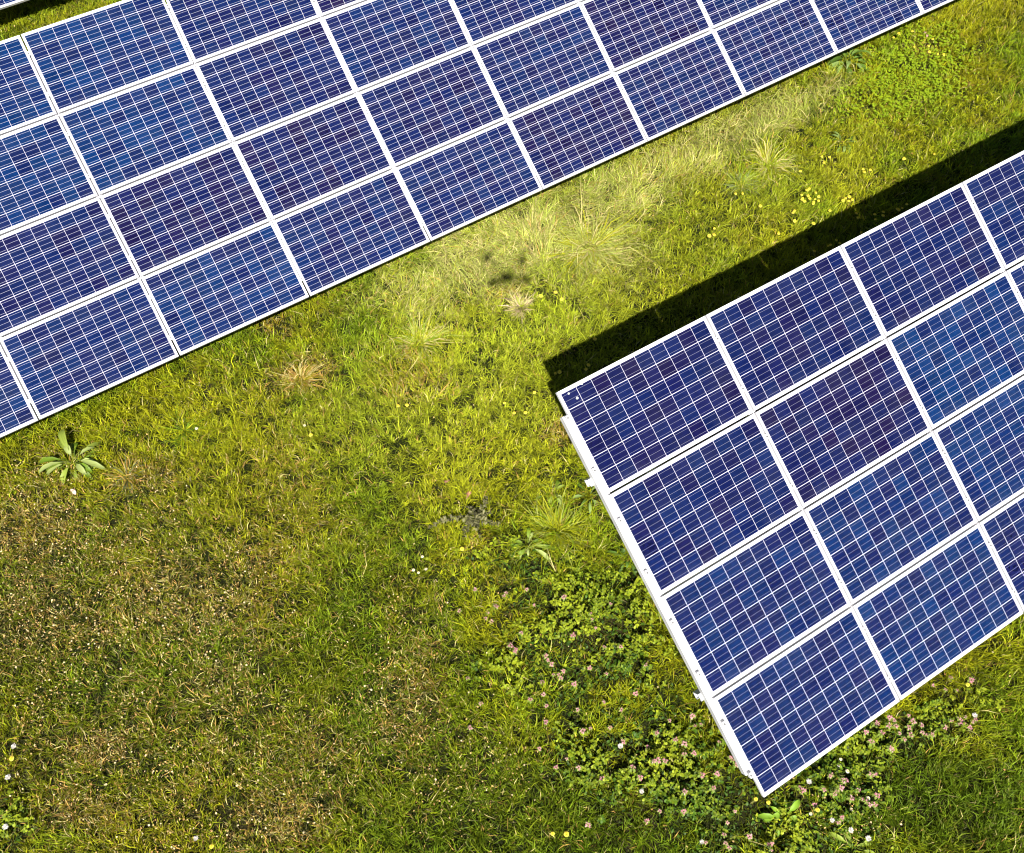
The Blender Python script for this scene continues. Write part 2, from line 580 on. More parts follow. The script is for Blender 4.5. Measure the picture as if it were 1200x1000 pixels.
# ------------------------------------------------------------------ drone that carries the camera (its shadow lies on the grass)
def build_drone():
    white = noisy_mat('drone_shell', (0.74, 0.74, 0.73), (0.80, 0.80, 0.79), 20, 0.35)
    dark = noisy_mat('drone_plastic', (0.03, 0.03, 0.032), (0.05, 0.05, 0.052), 30, 0.4)
    root = empty('drone', (to_sun.x / to_sun.z * 0.115, to_sun.y / to_sun.z * 0.115, H + 0.06))
    tag(root, 'white four-rotor drone above the meadow, its blurred shadow lying on the pale grass', 'drone')
    b = MB()
    b.ellipsoid((0, 0, 0.055), (0.065, 0.085, 0.045), 16, 8)
    b.box(-0.03, 0.03, -0.05, 0.05, 0.012, 0.022)
    link('body', b.mesh('body'), [white], root)
    c0 = at(593, 327)
    for (mx, my) in ((571, 304), (612, 308), (579, 334), (616, 330)):
        o_ = at(mx, my) - c0
        ex, ey = float(o_[0]), float(o_[1])
        a = MB()
        a.tube([(ex * .15, ey * .15, 0.055), (ex * 0.6, ey * 0.6, 0.06), (ex, ey, 0.062)], [0.020, 0.013, 0.013], 8)
        a.tube([(ex, ey, 0.030), (ex, ey, 0.095)], [0.047, 0.045], 12)
        link('arm', a.mesh('arm'), [white], root)
        p = MB()
        t = random.uniform(0, 3.1)
        for s in (0, math.pi):
            d = Vector((math.cos(t + s), math.sin(t + s), 0)); e = Vector((-d.y, d.x, 0))
            prof = [(0.0, 0.014), (0.03, 0.024), (0.07, 0.022), (0.12, 0.008)]
            top = [(d * u + e * w_) + Vector((ex, ey, 0.103)) for u, w_ in prof] + [(d * u - e * w_ * 0.6) + Vector((ex, ey, 0.100)) for u, w_ in prof[::-1]]
            bot = [q - Vector((0, 0, 0.003)) for q in top]
            k = len(top)
            p.add(top + bot, [tuple(range(k)), tuple(range(2 * k - 1, k - 1, -1))] + [(i, i + k, (i + 1) % k + k, (i + 1) % k) for i in range(k)])
        p.tube([(ex, ey, 0.095), (ex, ey, 0.11)], [0.012, 0.010], 10)
        link('propeller', p.mesh('propeller'), [dark], root)
    for sx in (-1, 1):
        g = MB()
        g.tube([(sx * 0.05, -0.05, 0.03), (sx * 0.10, -0.07, 0.0)], [0.008, 0.007], 6)
        g.tube([(sx * 0.05, 0.05, 0.03), (sx * 0.10, 0.07, 0.0)], [0.008, 0.007], 6)
        g.tube([(sx * 0.10, -0.12, 0.0), (sx * 0.10, 0.12, 0.0)], [0.008, 0.008], 6)
        link('landing_skid', g.mesh('landing_skid'), [white], root)


build_drone()

# ------------------------------------------------------------------ vegetation
TABLES = (T_LONG, T_END, T_FAR)


def hidden_depth(P):
    """how far (m) inside a table's outline the sight line to P meets that table; negative = in the open"""
    C = np.array([0, 0, H])
    best = np.full(len(P), -9.0)
    for T in TABLES:
        n, o = np.array(T.n), np.array(T.o)
        d = P - C
        s = ((o - C) @ n) / (d @ n)
        q = C + d * s[:, None] - o
        x, y = q @ np.array(T.ex), q @ np.array(T.ey)
        ins = np.minimum(np.minimum(x - T.cols[0] * PX, (T.cols[-1] + 1) * PX - x), np.minimum(y, 4 * PY - y))
        ins = np.where((s > 0) & (s < 1), ins, -9)
        best = np.maximum(best, ins)
    return best


def in_view(P, marg=110):
    q = pix(P)
    return (q[:, 0] > -marg) & (q[:, 0] < 1200 + marg) & (q[:, 1] > -marg) & (q[:, 1] < 1000 + marg)


def scatter(n_per_m2, need=0.7):
    x0, x1, y0, y1 = -8.5, 17.5, -6.5, 19.0
    n = int(n_per_m2 * (x1 - x0) * (y1 - y0))
    P = np.stack([rng.uniform(x0, x1, n), rng.uniform(y0, y1, n), np.zeros(n)], 1)
    P = P[in_view(P, 340)]
    P = P[in_view(P, 60) | (rng.random(len(P)) < .55)]      # thinner well outside the picture
    P = P[hidden_depth(P) < need]
    return P


def spots(lst):
    """soft patches: (px, py, radius px across, radius px down, turn) -> function of x, y giving 0..1"""
    S = []
    for (a, b, ra, rb, turn, wgt) in lst:
        c = at(a, b)
        ct, st = math.cos(turn), math.sin(turn)
        # axes on the ground from two points of the picture
        e1 = at(a + ra * ct, b + ra * st) - c
        e2 = at(a - rb * st, b + rb * ct) - c
        A = np.linalg.inv(np.array([[e1[0], e2[0]], [e1[1], e2[1]]]))
        S.append((c, A, wgt))

    def f(x, y):
        out = np.zeros_like(x)
        wob = (fbm(x, y, 2.2, 4) - 0.5)
        for c, A, wgt in S:
            u = A @ np.stack([x - c[0], y - c[1]])
            d = np.sqrt((u ** 2).sum(0)) + wob * 1.1
            out = np.maximum(out, wgt * np.clip(1.6 - d, 0, 1) ** 1.5)
        return np.clip(out, 0, 1)
    return f


RT = -0.44
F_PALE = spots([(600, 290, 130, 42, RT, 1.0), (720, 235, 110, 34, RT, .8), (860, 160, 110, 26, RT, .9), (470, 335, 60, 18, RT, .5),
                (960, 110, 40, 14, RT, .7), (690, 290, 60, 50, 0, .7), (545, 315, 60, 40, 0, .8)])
F_TAN = spots([(170, 900, 220, 110, 0, .26), (120, 680, 180, 120, 0, .24), (330, 620, 60, 130, .15, .24), (120, 880, 45, 30, .3, .9), (300, 690, 30, 90, .3, .55), (210, 700, 110, 40, .1, .55), (40, 620, 80, 45, 0, .7),
               (60, 720, 70, 60, 0, .6), (340, 960, 70, 40, 0, .9), (100, 950, 60, 30, 0, .8), (480, 830, 40, 70, .3, .5),
               (350, 440, 40, 22, -.4, .75), (320, 385, 25, 12, 0, .8), (590, 345, 20, 12, 0, .6), (170, 560, 40, 20, 0, .6),
               (660, 510, 22, 14, 0, .7), (570, 640, 20, 14, 0, .4), (480, 440, 40, 30, 0, .4), (390, 880, 40, 30, 0, .5), (255, 800, 40, 30, 0, .4), (1085, 60, 20, 12, 0, .6)])
F_HOTSPOT = spots([(620, 390, 240, 120, RT, .9), (820, 260, 190, 70, RT, .7), (430, 470, 120, 70, RT, .4)])  # grass coloured brighter round the antisolar point, standing in for the sun's back-glow
F_YEL = spots([(600, 540, 110, 55, -.3, .85), (340, 620, 60, 120, .2, .6), (240, 560, 120, 60, 0, .5), (120, 500, 120, 20, RT, .8),
               (650, 630, 45, 30, 0, .8), (180, 860, 160, 70, 0, .5), (1040, 200, 100, 40, RT, .3), (870, 110, 120, 25, RT, .6)])
F_DARK = spots([(150, 780, 200, 160, 0, .75), (560, 950, 300, 90, 0, .85), (350, 820, 170, 160, 0, .75), (240, 620, 160, 80, 0, .35), (420, 690, 90, 110, 0, .45), (250, 790, 90, 60, 0, .7), (470, 900, 120, 90, 0, .7), (1130, 940, 120, 80, 0, 1.0), (400, 700, 70, 90, .3, .5),
                (90, 680, 50, 40, 0, .5), (960, 140, 30, 16, 0, .6), (740, 720, 60, 60, 0, .5), (430, 990, 60, 40, 0, .6), (1100, 860, 120, 40, -.5, .5)])  # dark green turf, plus edge falloff darkening put into the lower grass colour
F_WEED = spots([(675, 755, 85, 75, .3, 1.0), (745, 880, 95, 62, .3, 1.0), (640, 700, 60, 35, 0, .8), (880, 950, 110, 45, .1, 1.0),
                (990, 900, 90, 40, -.5, .9), (1080, 850, 75, 24, -.4, 1.0), (610, 660, 70, 22, 0, .7), (10, 965, 26, 30, 0, 1.0), (930, 990, 110, 30, 0, .9)])
F_CLOV = spots([(1070, 90, 55, 40, -.4, 1.0), (1020, 115, 40, 26, -.4, .6)])
F_SPECK = spots([(160, 780, 260, 230, 0, .62), (60, 640, 110, 90, 0, 1.0), (200, 720, 120, 80, .2, .9), (90, 800, 120, 110, 0, .8), (470, 790, 60, 110, .3, .7), (120, 950, 130, 60, 0, .6),
                 (340, 940, 90, 60, 0, .5), (560, 900, 70, 70, 0, .45), (1000, 960, 50, 30, 0, .5)])


def fields(x, y):
    return dict(pale=F_PALE(x, y), tan=F_TAN(x, y), yel=F_YEL(x, y), hotspot=F_HOTSPOT(x, y), dark=F_DARK(x, y), weed=F_WEED(x, y), clov=F_CLOV(x, y), speck=F_SPECK(x, y))


C_FRESH = np.array([0.205, 0.305, 0.010])
C_YEL = np.array([0.375, 0.380, 0.010])
C_OLIVE = np.array([0.250, 0.225, 0.007])
C_DARK = np.array([0.088, 0.148, 0.007])
C_STRAW = np.array([0.570, 0.490, 0.190])
C_TAN = np.array([0.470, 0.290, 0.075])
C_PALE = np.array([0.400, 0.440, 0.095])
C_GLOWGREEN = np.array([0.385, 0.425, 0.026])  # lighter green that carries the hotspot glow in the blade colour
C_GOLD = np.array([0.290, 0.225, 0.010])


def blade_colour(x, y, F):
    n = len(x)
    a = fbm(x, y, 1.3, 4)
    b = fbm(x + 40, y - 20, 4.5, 3)
    k = np.clip((a - 0.36) * 3.2 + rng.normal(0, 0.28, n), 0, 1)[:, None]
    c = C_FRESH * (1 - k) + C_YEL * k
    o = np.clip((b - 0.5) * 3 + rng.normal(0, .3, n), 0, 1)[:, None] * 0.7
    c = c * (1 - o) + C_OLIVE * o
    def blend(c, col, w):
        w = np.clip(w + rng.normal(0, .12, n) * (w > 0.02), 0, 1)[:, None]
        return c * (1 - w) + col * w
    c = blend(c, C_YEL, F['yel'] * 0.8)
    c = blend(c, C_GLOWGREEN, F['hotspot'] * 0.75)
    c = blend(c, C_GOLD, F['tan'] * 0.75)
    c = blend(c, C_DARK, F['dark'] * 0.75)
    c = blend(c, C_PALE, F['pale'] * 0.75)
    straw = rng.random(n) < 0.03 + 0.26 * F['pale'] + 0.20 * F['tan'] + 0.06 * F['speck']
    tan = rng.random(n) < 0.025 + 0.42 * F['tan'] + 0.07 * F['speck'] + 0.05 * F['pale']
    c = np.where(straw[:, None], C_STRAW * rng.uniform(.7, 1.1, (n, 1)), c)
    c = np.where((tan & ~straw)[:, None], C_TAN * rng.uniform(.6, 1.15, (n, 1)), c)
    return c * rng.uniform(0.45, 1.35, (n, 1))


def blades(base, az, lean0, lean1, length, width, col, roll=None, curl=0.55):
    """blade strips of 2 segments; lean = angle from the vertical at foot and tip"""
    n = len(base)
    d = np.stack([np.cos(az), np.sin(az)], 1)
    sd_ = np.stack([-np.sin(az), np.cos(az), np.zeros(n)], 1)
    if roll is None: roll = rng.normal(0, 0.5, n)
    az2 = az + rng.normal(0, curl, n)
    d2 = np.stack([np.cos(az2), np.sin(az2)], 1)
    def seg(dd, l, ln):
        return np.concatenate([dd * (l * np.sin(ln))[:, None], (l * np.cos(ln))[:, None]], 1)
    mid = base + seg(d, length * 0.52, lean0)
    tip = mid + seg(d2, length * 0.48, lean1)
    tip[:, 2] = np.maximum(tip[:, 2], base[:, 2] + 0.012)
    up = np.stack([-d[:, 0] * np.cos(lean0), -d[:, 1] * np.cos(lean0), np.sin(lean0)], 1)
    sv = sd_ * np.cos(roll)[:, None] + up * np.sin(roll)[:, None]
    w = width[:, None] * 0.5
    V = np.stack([base - sv * w * 0.75, base + sv * w * 0.75, mid - sv * w, mid + sv * w, tip], 1)
    i = np.arange(n)[:, None] * 5
    Q = np.concatenate([i + np.array([[0, 1, 3, 2]])], 0)
    Tt = i + np.array([[2, 3, 4]])
    return V.reshape(-1, 3), Q, Tt, np.repeat(col, 5, 0)


def mesh_np(name, parts):
    """parts: list of (V, quads, tris, colours) -> mesh with a per-point colour 'tone'"""
    Vs, loops, starts, cols = [], [], [], []
    nv = nl = 0
    for V, Q, Tt, c in parts:
        Vs.append(V); cols.append(c)
        loops.append((Q + nv).reshape(-1)); starts.append(nl + 4 * np.arange(len(Q))); nl += 4 * len(Q)
        loops.append((Tt + nv).reshape(-1)); starts.append(nl + 3 * np.arange(len(Tt))); nl += 3 * len(Tt)
        nv += len(V)
    V = np.concatenate(Vs).astype(np.float32)
    L = np.concatenate(loops).astype(np.int32)
    S = np.concatenate(starts).astype(np.int32)
    C = np.concatenate(cols).astype(np.float32)
    me = bpy.data.meshes.new(name)
    me.vertices.add(len(V)); me.vertices.foreach_set('co', V.reshape(-1))
    me.loops.add(len(L)); me.loops.foreach_set('vertex_index', L)
    me.polygons.add(len(S)); me.polygons.foreach_set('loop_start', S)
    me.update(calc_edges=True)
    at_ = me.attributes.new('tone', 'FLOAT_COLOR', 'POINT')
    at_.data.foreach_set('color', np.concatenate([C, np.ones((len(C), 1), np.float32)], 1).reshape(-1))
    return me


def on_ground(P, dz=0.0):
    P = P.copy()
    P[:, 2] = ground_z(P[:, 0], P[:, 1]) + dz
    return P


def lawn():
    parts = []
    # tufts: short bunches whose blades fan out
    T = scatter(230)
    Ft = fields(T[:, 0], T[:, 1])
    size = rng.lognormal(0, 0.35, len(T))
    keep = rng.random(len(T)) < 1 - np.maximum(0.9 * Ft['weed'], 0.5 * Ft['clov'])
    T, size = T[keep], size[keep]
    per = rng.integers(15, 30, len(T))
    ti = np.repeat(np.arange(len(T)), per)
    n = len(ti)
    B = T[ti].copy()
    ang = rng.uniform(0, 2 * np.pi, n)
    rad = np.abs(rng.normal(0, 0.028, n)) * size[ti]
    B[:, 0] += rad * np.cos(ang); B[:, 1] += rad * np.sin(ang)
    B = on_ground(B)
    x, y = B[:, 0], B[:, 1]
    F = fields(x, y)
    flow = fbm(x, y, 0.8, 3) * 14
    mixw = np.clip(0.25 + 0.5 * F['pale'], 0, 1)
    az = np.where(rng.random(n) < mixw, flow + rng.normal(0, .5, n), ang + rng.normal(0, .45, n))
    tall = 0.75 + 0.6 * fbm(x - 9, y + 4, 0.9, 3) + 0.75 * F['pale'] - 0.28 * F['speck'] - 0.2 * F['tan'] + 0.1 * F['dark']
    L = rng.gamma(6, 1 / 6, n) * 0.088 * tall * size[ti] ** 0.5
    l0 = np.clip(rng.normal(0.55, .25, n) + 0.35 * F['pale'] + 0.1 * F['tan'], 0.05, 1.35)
    l1 = np.clip(l0 + rng.normal(0.55, .3, n), 0.1, 1.75)
    W = rng.uniform(0.005, 0.0095, n) * (1 - 0.2 * F['speck'])
    tc = rng.normal(1, 0.16, len(T))[ti][:, None]
    parts.append(blades(B, az, l0, l1, L, W, blade_colour(x, y, F) * np.clip(tc, .6, 1.4)))
    # filler: single short blades between the tufts, coloured dark to paint shade into the gaps
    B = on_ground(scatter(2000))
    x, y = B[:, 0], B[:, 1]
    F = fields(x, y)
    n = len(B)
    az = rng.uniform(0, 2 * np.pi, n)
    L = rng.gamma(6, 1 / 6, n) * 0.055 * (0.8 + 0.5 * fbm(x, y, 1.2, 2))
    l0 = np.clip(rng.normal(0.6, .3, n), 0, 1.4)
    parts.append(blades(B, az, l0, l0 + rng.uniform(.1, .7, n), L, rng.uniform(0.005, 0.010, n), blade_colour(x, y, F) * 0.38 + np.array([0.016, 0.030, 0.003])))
    # long combed straw in the pale band
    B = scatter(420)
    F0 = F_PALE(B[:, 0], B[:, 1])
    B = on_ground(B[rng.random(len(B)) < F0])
    x, y = B[:, 0], B[:, 1]
    n = len(B)
    flow = fbm(x, y, 0.9, 3) * 9 + 1.2
    L = rng.gamma(8, 1 / 8, n) * 0.24
    l0 = np.clip(rng.normal(0.95, .2, n), .3, 1.4)
    k = rng.random((n, 1))
    col = np.where(k < .5, C_PALE, np.where(k < .8, C_STRAW, C_YEL)) * rng.uniform(.75, 1.15, (n, 1))
    parts.append(blades(B, flow + rng.normal(0, .45, n), l0, np.clip(l0 + rng.normal(.45, .2, n), .4, 1.7), L, rng.uniform(.0045, .008, n), col))
    print('lawn blades', sum(len(p[1]) for p in parts))
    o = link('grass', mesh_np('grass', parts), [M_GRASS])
    tag(o, 'yellow green meadow grass with straw and dry patches under the solar arrays', 'grass', kind='stuff')


lawn()


def leaf_set(base, az, pitch, length, width, col, fold=0.25, droop=0.3):
    """ovate leaves: 9 points each, folded along the rib, tip drooping"""
    n = len(base)
    d = np.stack([np.cos(az), np.sin(az), np.zeros(n)], 1)
    s = np.stack([-np.sin(az), np.cos(az), np.zeros(n)], 1)
    rows = [(0.0, 0.10), (0.30, 0.85), (0.62, 1.0), (0.86, 0.55)]
    V = []
    for t, w in rows:
        p = pitch - droop * t
        c = base + d * (length * t * np.cos(p))[:, None] + np.array([0, 0, 1.0]) * (length * t * np.sin(p))[:, None]
        for sg in (-1, 0, 1):
            V.append(c + s * (sg * width * 0.5 * w)[:, None] + np.array([0, 0, 1.0]) * (abs(sg) * width * 0.5 * w * fold)[:, None])
    p = pitch - droop * 1.15
    V.append(base + d * (length * np.cos(p))[:, None] + np.array([0, 0, 1.0]) * (length * np.sin(p))[:, None])
    V = np.stack(V, 1)
    i = np.arange(n)[:, None] * 13
    q = []
    for r in range(3):
        for k in range(2):
            a = r * 3 + k
            q.append([a, a + 1, a + 4, a + 3])
    Q = np.concatenate([i + np.array([f]) for f in q], 0)
    Tt = np.concatenate([i + np.array([f]) for f in ((9, 10, 12), (10, 11, 12))], 0)
    return V.reshape(-1, 3), Q, Tt, np.repeat(col, 13, 0)


def leafy_weeds():
    # stems with tiers of leaves (dead nettle, clover) in the weedy patches
    S = scatter(290)
    w = F_WEED(S[:, 0], S[:, 1])
    S = S[rng.random(len(S)) < w * (0.22 + 1.0 * (fbm(S[:, 0], S[:, 1], 3.2, 2) > .45))]
    hgt = 0.03 + 0.23 * np.clip((fbm(S[:, 0], S[:, 1], 3.2, 2) - .40) * 3.2, 0, 1) * rng.uniform(.6, 1, len(S))
    tint = fbm(S[:, 0] + 5, S[:, 1], 1.6, 3)
    parts = []
    for tier in range(3):
        for k in range(4):
            n = len(S)
            ok = rng.random(n) < (0.85 if tier else 0.65)
            az = rng.uniform(0, 6.28) + k * 1.571 + tier * .78 + rng.normal(0, .5, n) + np.arange(n) * 2.4
            B = on_ground(S)
            B[:, 2] += hgt * (0.35 + 0.33 * tier)
            B[:, 0] += rng.normal(0, .008, n); B[:, 1] += rng.normal(0, .008, n)
            L = rng.uniform(.024, .050, n) * (1.15 - .22 * tier)
            kk = np.clip((tint - .35) * 2.5 + rng.normal(0, .25, n) + 0.12 * tier, 0, 1)[:, None]
            col = (np.array([0.060, 0.125, 0.006]) * (1 - kk) + np.array([0.280, 0.330, 0.014]) * kk) * rng.uniform(.55, 1.25, (n, 1))
            prt = [a[ok] for a in (B, az, rng.normal(0.25, .35, n), L, L * rng.uniform(.42, .72, n), col)]
            parts.append(leaf_set(*prt))
    U = scatter(700)
    U = U[rng.random(len(U)) < F_WEED(U[:, 0], U[:, 1]) * .8]
    n = len(U)
    B = on_ground(U)
    B[:, 2] += rng.uniform(.005, .05, n)
    L = rng.uniform(.02, .05, n)
    col = np.array([[.035, .075, .006]]) * rng.uniform(.6, 1.8, (n, 1))
    parts.append(leaf_set(B, rng.uniform(0, 6.28, n), rng.normal(.25, .4, n), L, L * rng.uniform(.3, .7, n), col))
    o = link('leafy_weeds', mesh_np('leafy_weeds', parts), [M_LEAF])
    tag(o, 'patch of leafy green weeds round the lower end of the array at right', 'weeds', kind='stuff')
    # small bright clover by the long array
    S = scatter(850)
    w = F_CLOV(S[:, 0], S[:, 1])
    S = S[rng.random(len(S)) < w]
    n = len(S)
    parts = []
    a0 = rng.uniform(0, 6.28, n)
    hz = rng.uniform(.04, .11, n)
    for k in range(3):
        B = on_ground(S); B[:, 2] += hz
        L = rng.uniform(.015, .028, n)
        kk = rng.random((n, 1))
        col = (np.array([.17, .27, .010]) * (1 - kk) + np.array([.30, .39, .012]) * kk)
        parts.append(leaf_set(B, a0 + k * 2.094 + rng.normal(0, .2, n), rng.normal(.2, .25, n), L, L * .85, col))
    o = link('clover', mesh_np('clover', parts), [M_LEAF])
    tag(o, 'bright green small leaved clover in the grass beyond the long array', 'clover', kind='stuff')


leafy_weeds()


def speckles():
    # dry flower scales and seed bits lying on top of the short moss-like turf
    S = scatter(1000)
    w = F_SPECK(S[:, 0], S[:, 1]) * np.clip((fbm(S[:, 0], S[:, 1], 3.4, 4) - .30) * 2.6, 0, 1) * .75
    S = S[rng.random(len(S)) < w + 0.012]
    n = len(S)
    B = on_ground(S)
    B[:, 2] += rng.uniform(.03, .075, n)
    L = rng.uniform(.010, .024, n)
    k = rng.random((n, 1))
    col = np.where(k < .55, np.array([.60, .42, .16]), np.where(k < .8, np.array([.78, .62, .36]), np.array([.44, .25, .09]))) * rng.uniform(.7, 1.1, (n, 1))
    o = link('dry_seed_heads', mesh_np('dry_seed_heads', [leaf_set(B, rng.uniform(0, 6.28, n), rng.normal(.1, .5, n), L, L * rng.uniform(.45, .9, n), col)]), [M_DRY])
    tag(o, 'pale dry seed heads sprinkled over the brownish short turf', 'seed heads', kind='stuff')


speckles()

# ------------------------------------------------------------------ single plants
def plant_obj(name, parts, mat, p):
    """parts are in local axes round the foot of the plant"""
    me = mesh_np(name, parts)
    o = link(name, me, [mat])
    o.location = (p[0], p[1], float(ground_z(np.array([p[0]]), np.array([p[1]]))[0]))
    return o


def tussock(px, py, rad, n, cols, label, lo=.75, hi=1.42, w=.0085, root=.22, fan=.25):
    n = int(n * 1.7)
    p = at(px, py)
    # blades lie in a few lopsided sheaves
    sh = rng.uniform(0, 6.283, 11)
    ang = np.where(rng.random(n) < .72, sh[np.minimum(rng.integers(0, 11, n), rng.integers(0, 11, n))] + rng.normal(0, .24, n), rng.uniform(0, 6.283, n))
    r = np.abs(rng.normal(0, root, n)) * rad + .005
    B = np.stack([r * np.cos(ang), r * np.sin(ang), np.zeros(n)], 1)
    n0 = n
    L = rng.gamma(6, 1 / 6, n) * rad * .95
    l0 = rng.uniform(lo, hi, n)
    k = rng.integers(0, len(cols), n)
    col = np.array(cols)[k] * rng.uniform(.75, 1.2, (n, 1))
    o = plant_obj('grass_tussock', [blades(B, ang + rng.normal(0, fan, n), l0, np.clip(l0 + rng.uniform(.3, 1.0, n), 0, 2.0), L, rng.uniform(.7, 1.25, n) * w, col)], M_GRASS, p)
    tag(o, label, 'grass tussock', 'grass tussocks in the meadow')


tussock(690, 290, .42, 420, [C_PALE, C_PALE, C_STRAW, C_YEL], 'large pale tussock of spiky grass right of the drone shadow', w=.009, root=.26, fan=.45)
tussock(492, 402, .30, 300, [C_PALE, C_YEL, C_FRESH, C_STRAW], 'round light green tussock below the low edge of the long array', root=.2, fan=.4)
tussock(611, 362, .17, 260, [np.array([.62, .46, .33]), C_STRAW, C_PALE], 'small pinkish straw tuft just below the drone shadow', .25, .9)
tussock(655, 622, .27, 330, [C_YEL * .8, C_GLOWGREEN * .75, C_FRESH, C_PALE * .8], 'dense yellow green tussock left of the end rail of the array at right', .5, 1.2, root=.55, fan=1.0)
tussock(900, 195, .34, 260, [C_PALE, C_YEL, C_STRAW], 'spreading pale tussock beside the long array, uphill of the yellow flower cluster')
tussock(868, 218, .24, 150, [C_PALE, C_FRESH, np.array([.2, .24, .09])], 'small greyish green tussock next to two yellow dandelions')
tussock(150, 560, .2, 120, [np.array([.16, .18, .07]), C_TAN, C_OLIVE], 'dull olive tussock with brown base right of the big broad leaved dock')
tussock(352, 445, .22, 150, [C_TAN, C_OLIVE, C_STRAW], 'half dry brownish tussock under the low edge of the long array')
tussock(216, 505, .2, 110, [C_DARK, C_FRESH, C_YEL], 'dark green tussock with a white daisy beside it near the long array')


def dock(px, py, n, length, width, cols, label, pitch=.45, name='dock_plant', spread=1.0, fold=.22, a0=0.0):
    p = at(px, py)
    n = int(n * 1.8)
    az = a0 + np.arange(n) * 2.399 * spread + rng.normal(0, .7, n)
    B = np.stack([np.cos(az) * .03, np.sin(az) * .03, np.full(n, .03)], 1)
    L = length * rng.uniform(.45, 1.15, n)
    pt = pitch + rng.normal(0, .3, n) + .35 * (L < .75 * length)
    col = np.array(cols)[rng.integers(0, len(cols), n)] * rng.uniform(.8, 1.2, (n, 1))
    # stalk then blade
    stalk = blades(B, az, np.full(n, math.pi / 2) - pt - .15, np.full(n, math.pi / 2) - pt, L * .5, np.full(n, .010), col * .8, np.zeros(n))
    B2 = B + np.stack([np.cos(az) * np.cos(pt), np.sin(az) * np.cos(pt), np.sin(pt)], 1) * (L * .32)[:, None]
    lf = leaf_set(B2, az, pt - .1, L * .75, width * rng.uniform(.55, 1.0, n), col, fold + .3, .8)
    o = plant_obj(name, [stalk, lf], M_LEAF, p)
    tag(o, label, 'weed', 'broad leaved weeds in the meadow')


LG = [np.array([.22, .28, .04]), np.array([.11, .18, .012]), np.array([.32, .38, .11]), np.array([.15, .22, .02])]
DG = [np.array([.12, .20, .03]), np.array([.19, .27, .07]), np.array([.07, .13, .015])]
dock(90, 543, 15, .36, .075, LG, 'big broad leaved dock rosette below the low edge of the long array at far left')
dock(992, 74, 17, .36, .085, DG, 'dark leaved dock growing out from under the low edge of the long array')
dock(648, 578, 7, .24, .045, LG, 'narrow leaved weed in yellowish grass left of the end bracket', .3)
dock(690, 582, 8, .26, .045, DG, 'weed with long drooping leaves close to the upper end bracket', .3)
dock(618, 640, 8, .26, .05, LG, 'pale leaved weed at the upper edge of the weedy patch', .5)
dock(988, 168, 7, .22, .04, DG, 'small dark weed in the grass strip between the two arrays', .3)
dock(917, 958, 8, .20, .06, [np.array([.22, .38, .03]), np.array([.2, .33, .03])], 'bright green broad leaved weed below the lowest corner of the array at right', .35)
dock(1001, 993, 6, .22, .06, [np.array([.28, .36, .05])], 'light green weed with long leaves at the bottom edge', .25)
dock(735, 655, 9, .2, .045, DG, 'dark leaved weed beside the end rail of the array at right', .4)

# withered grey thistle lying in the grass
def thistle():
    p = at(556, 612)
    parts = []
    for (a, L) in ((2.5, .5), (.3, .3), (-1.0, .26), (1.2, .18), (-2.0, .2), (3.4, .24), (-.3, .2)):
        m_ = int(L * 75)
        t = np.linspace(.05, 1, m_)
        B = np.stack([np.cos(a + .3 * t) * L * t, np.sin(a + .3 * t) * L * t, .10 + .04 * np.sin(4 * t)], 1)
        for sgn in (-1, 1):
            col = np.array([[.115, .11, .05]]) * rng.uniform(.25, 1.9, (m_, 1))
            parts.append(leaf_set(B, a + sgn * rng.uniform(.7, 1.5, m_), rng.normal(.25, .7, m_), rng.uniform(.025, .075, m_) * (1.2 - .7 * t), rng.uniform(.010, .024, m_), col, .4))
    o = plant_obj('withered_thistle', parts, M_DRY, p)
    tag(o, 'withered grey thistle lying flat in the grass above the weedy patch', 'thistle')


thistle()

def dead_leaf(px, py, size, col, label):
    n = 3
    az = np.array([0.2, 1.1, 2.6]) + rng.uniform(0, 3)
    B = np.stack([rng.normal(0, .012, n), rng.normal(0, .012, n), np.full(n, .075)], 1)
    o = plant_obj('dead_leaf', [leaf_set(B, az, rng.normal(.2, .25, n), size * rng.uniform(.7, 1.1, n), size * rng.uniform(.45, .65, n),
                                         np.tile(np.array([col]), (n, 1)) * rng.uniform(.8, 1.2, (n, 1)), .5, .9)], M_DRY, at(px, py, .07))
    tag(o, label, 'dead leaf')


dead_leaf(87, 576, .075, (.62, .44, .33), 'pale pinkish dead leaf at the foot of the big broad leaved dock')
dead_leaf(523, 564, .06, (.40, .20, .14), 'reddish dead leaf in the grass above the withered thistle')
dead_leaf(550, 580, .06, (.46, .22, .15), 'reddish dead leaf touching the withered thistle')
dead_leaf(1085, 40, .06, (.46, .30, .22), 'brown dead leaf among the dandelions in the clover')

# ------------------------------------------------------------------ flowers
def head_mesh(name, r, layers, cin, cout, stem_h, n=12):
    """flower head: layers of petals round a domed centre, on a stem"""
    parts = []
    for li in range(layers):
        k = n - 2 * li
        rr = r * (1 - .24 * li)
        az = np.arange(k) * 6.283 / k + li * .3
        B = np.tile(np.array([[0, 0, stem_h + .003 * li]]), (k, 1))
        t = li / max(1, layers - 1)
        col = np.tile((np.array(cout) * (1 - t) + np.array(cin) * t)[None], (k, 1))
        parts.append(leaf_set(B, az, np.full(k, .15 + .35 * li), np.full(k, rr), np.full(k, rr * 6.0 / k), col, .15, .1))
    st = 6
    ang = np.arange(st) * 6.283 / st
    V = np.concatenate([np.stack([np.cos(ang) * .002, np.sin(ang) * .002, np.zeros(st)], 1),
                        np.stack([np.cos(ang) * .0018, np.sin(ang) * .0018, np.full(st, stem_h)], 1)])
    i = np.arange(st)
    Q = np.stack([i, (i + 1) % st, (i + 1) % st + st, i + st], 1)
    parts.append((V, Q, np.zeros((0, 3), int), np.tile(np.array([[.13, .2, .04]]), (2 * st, 1))))
    return mesh_np(name, parts)


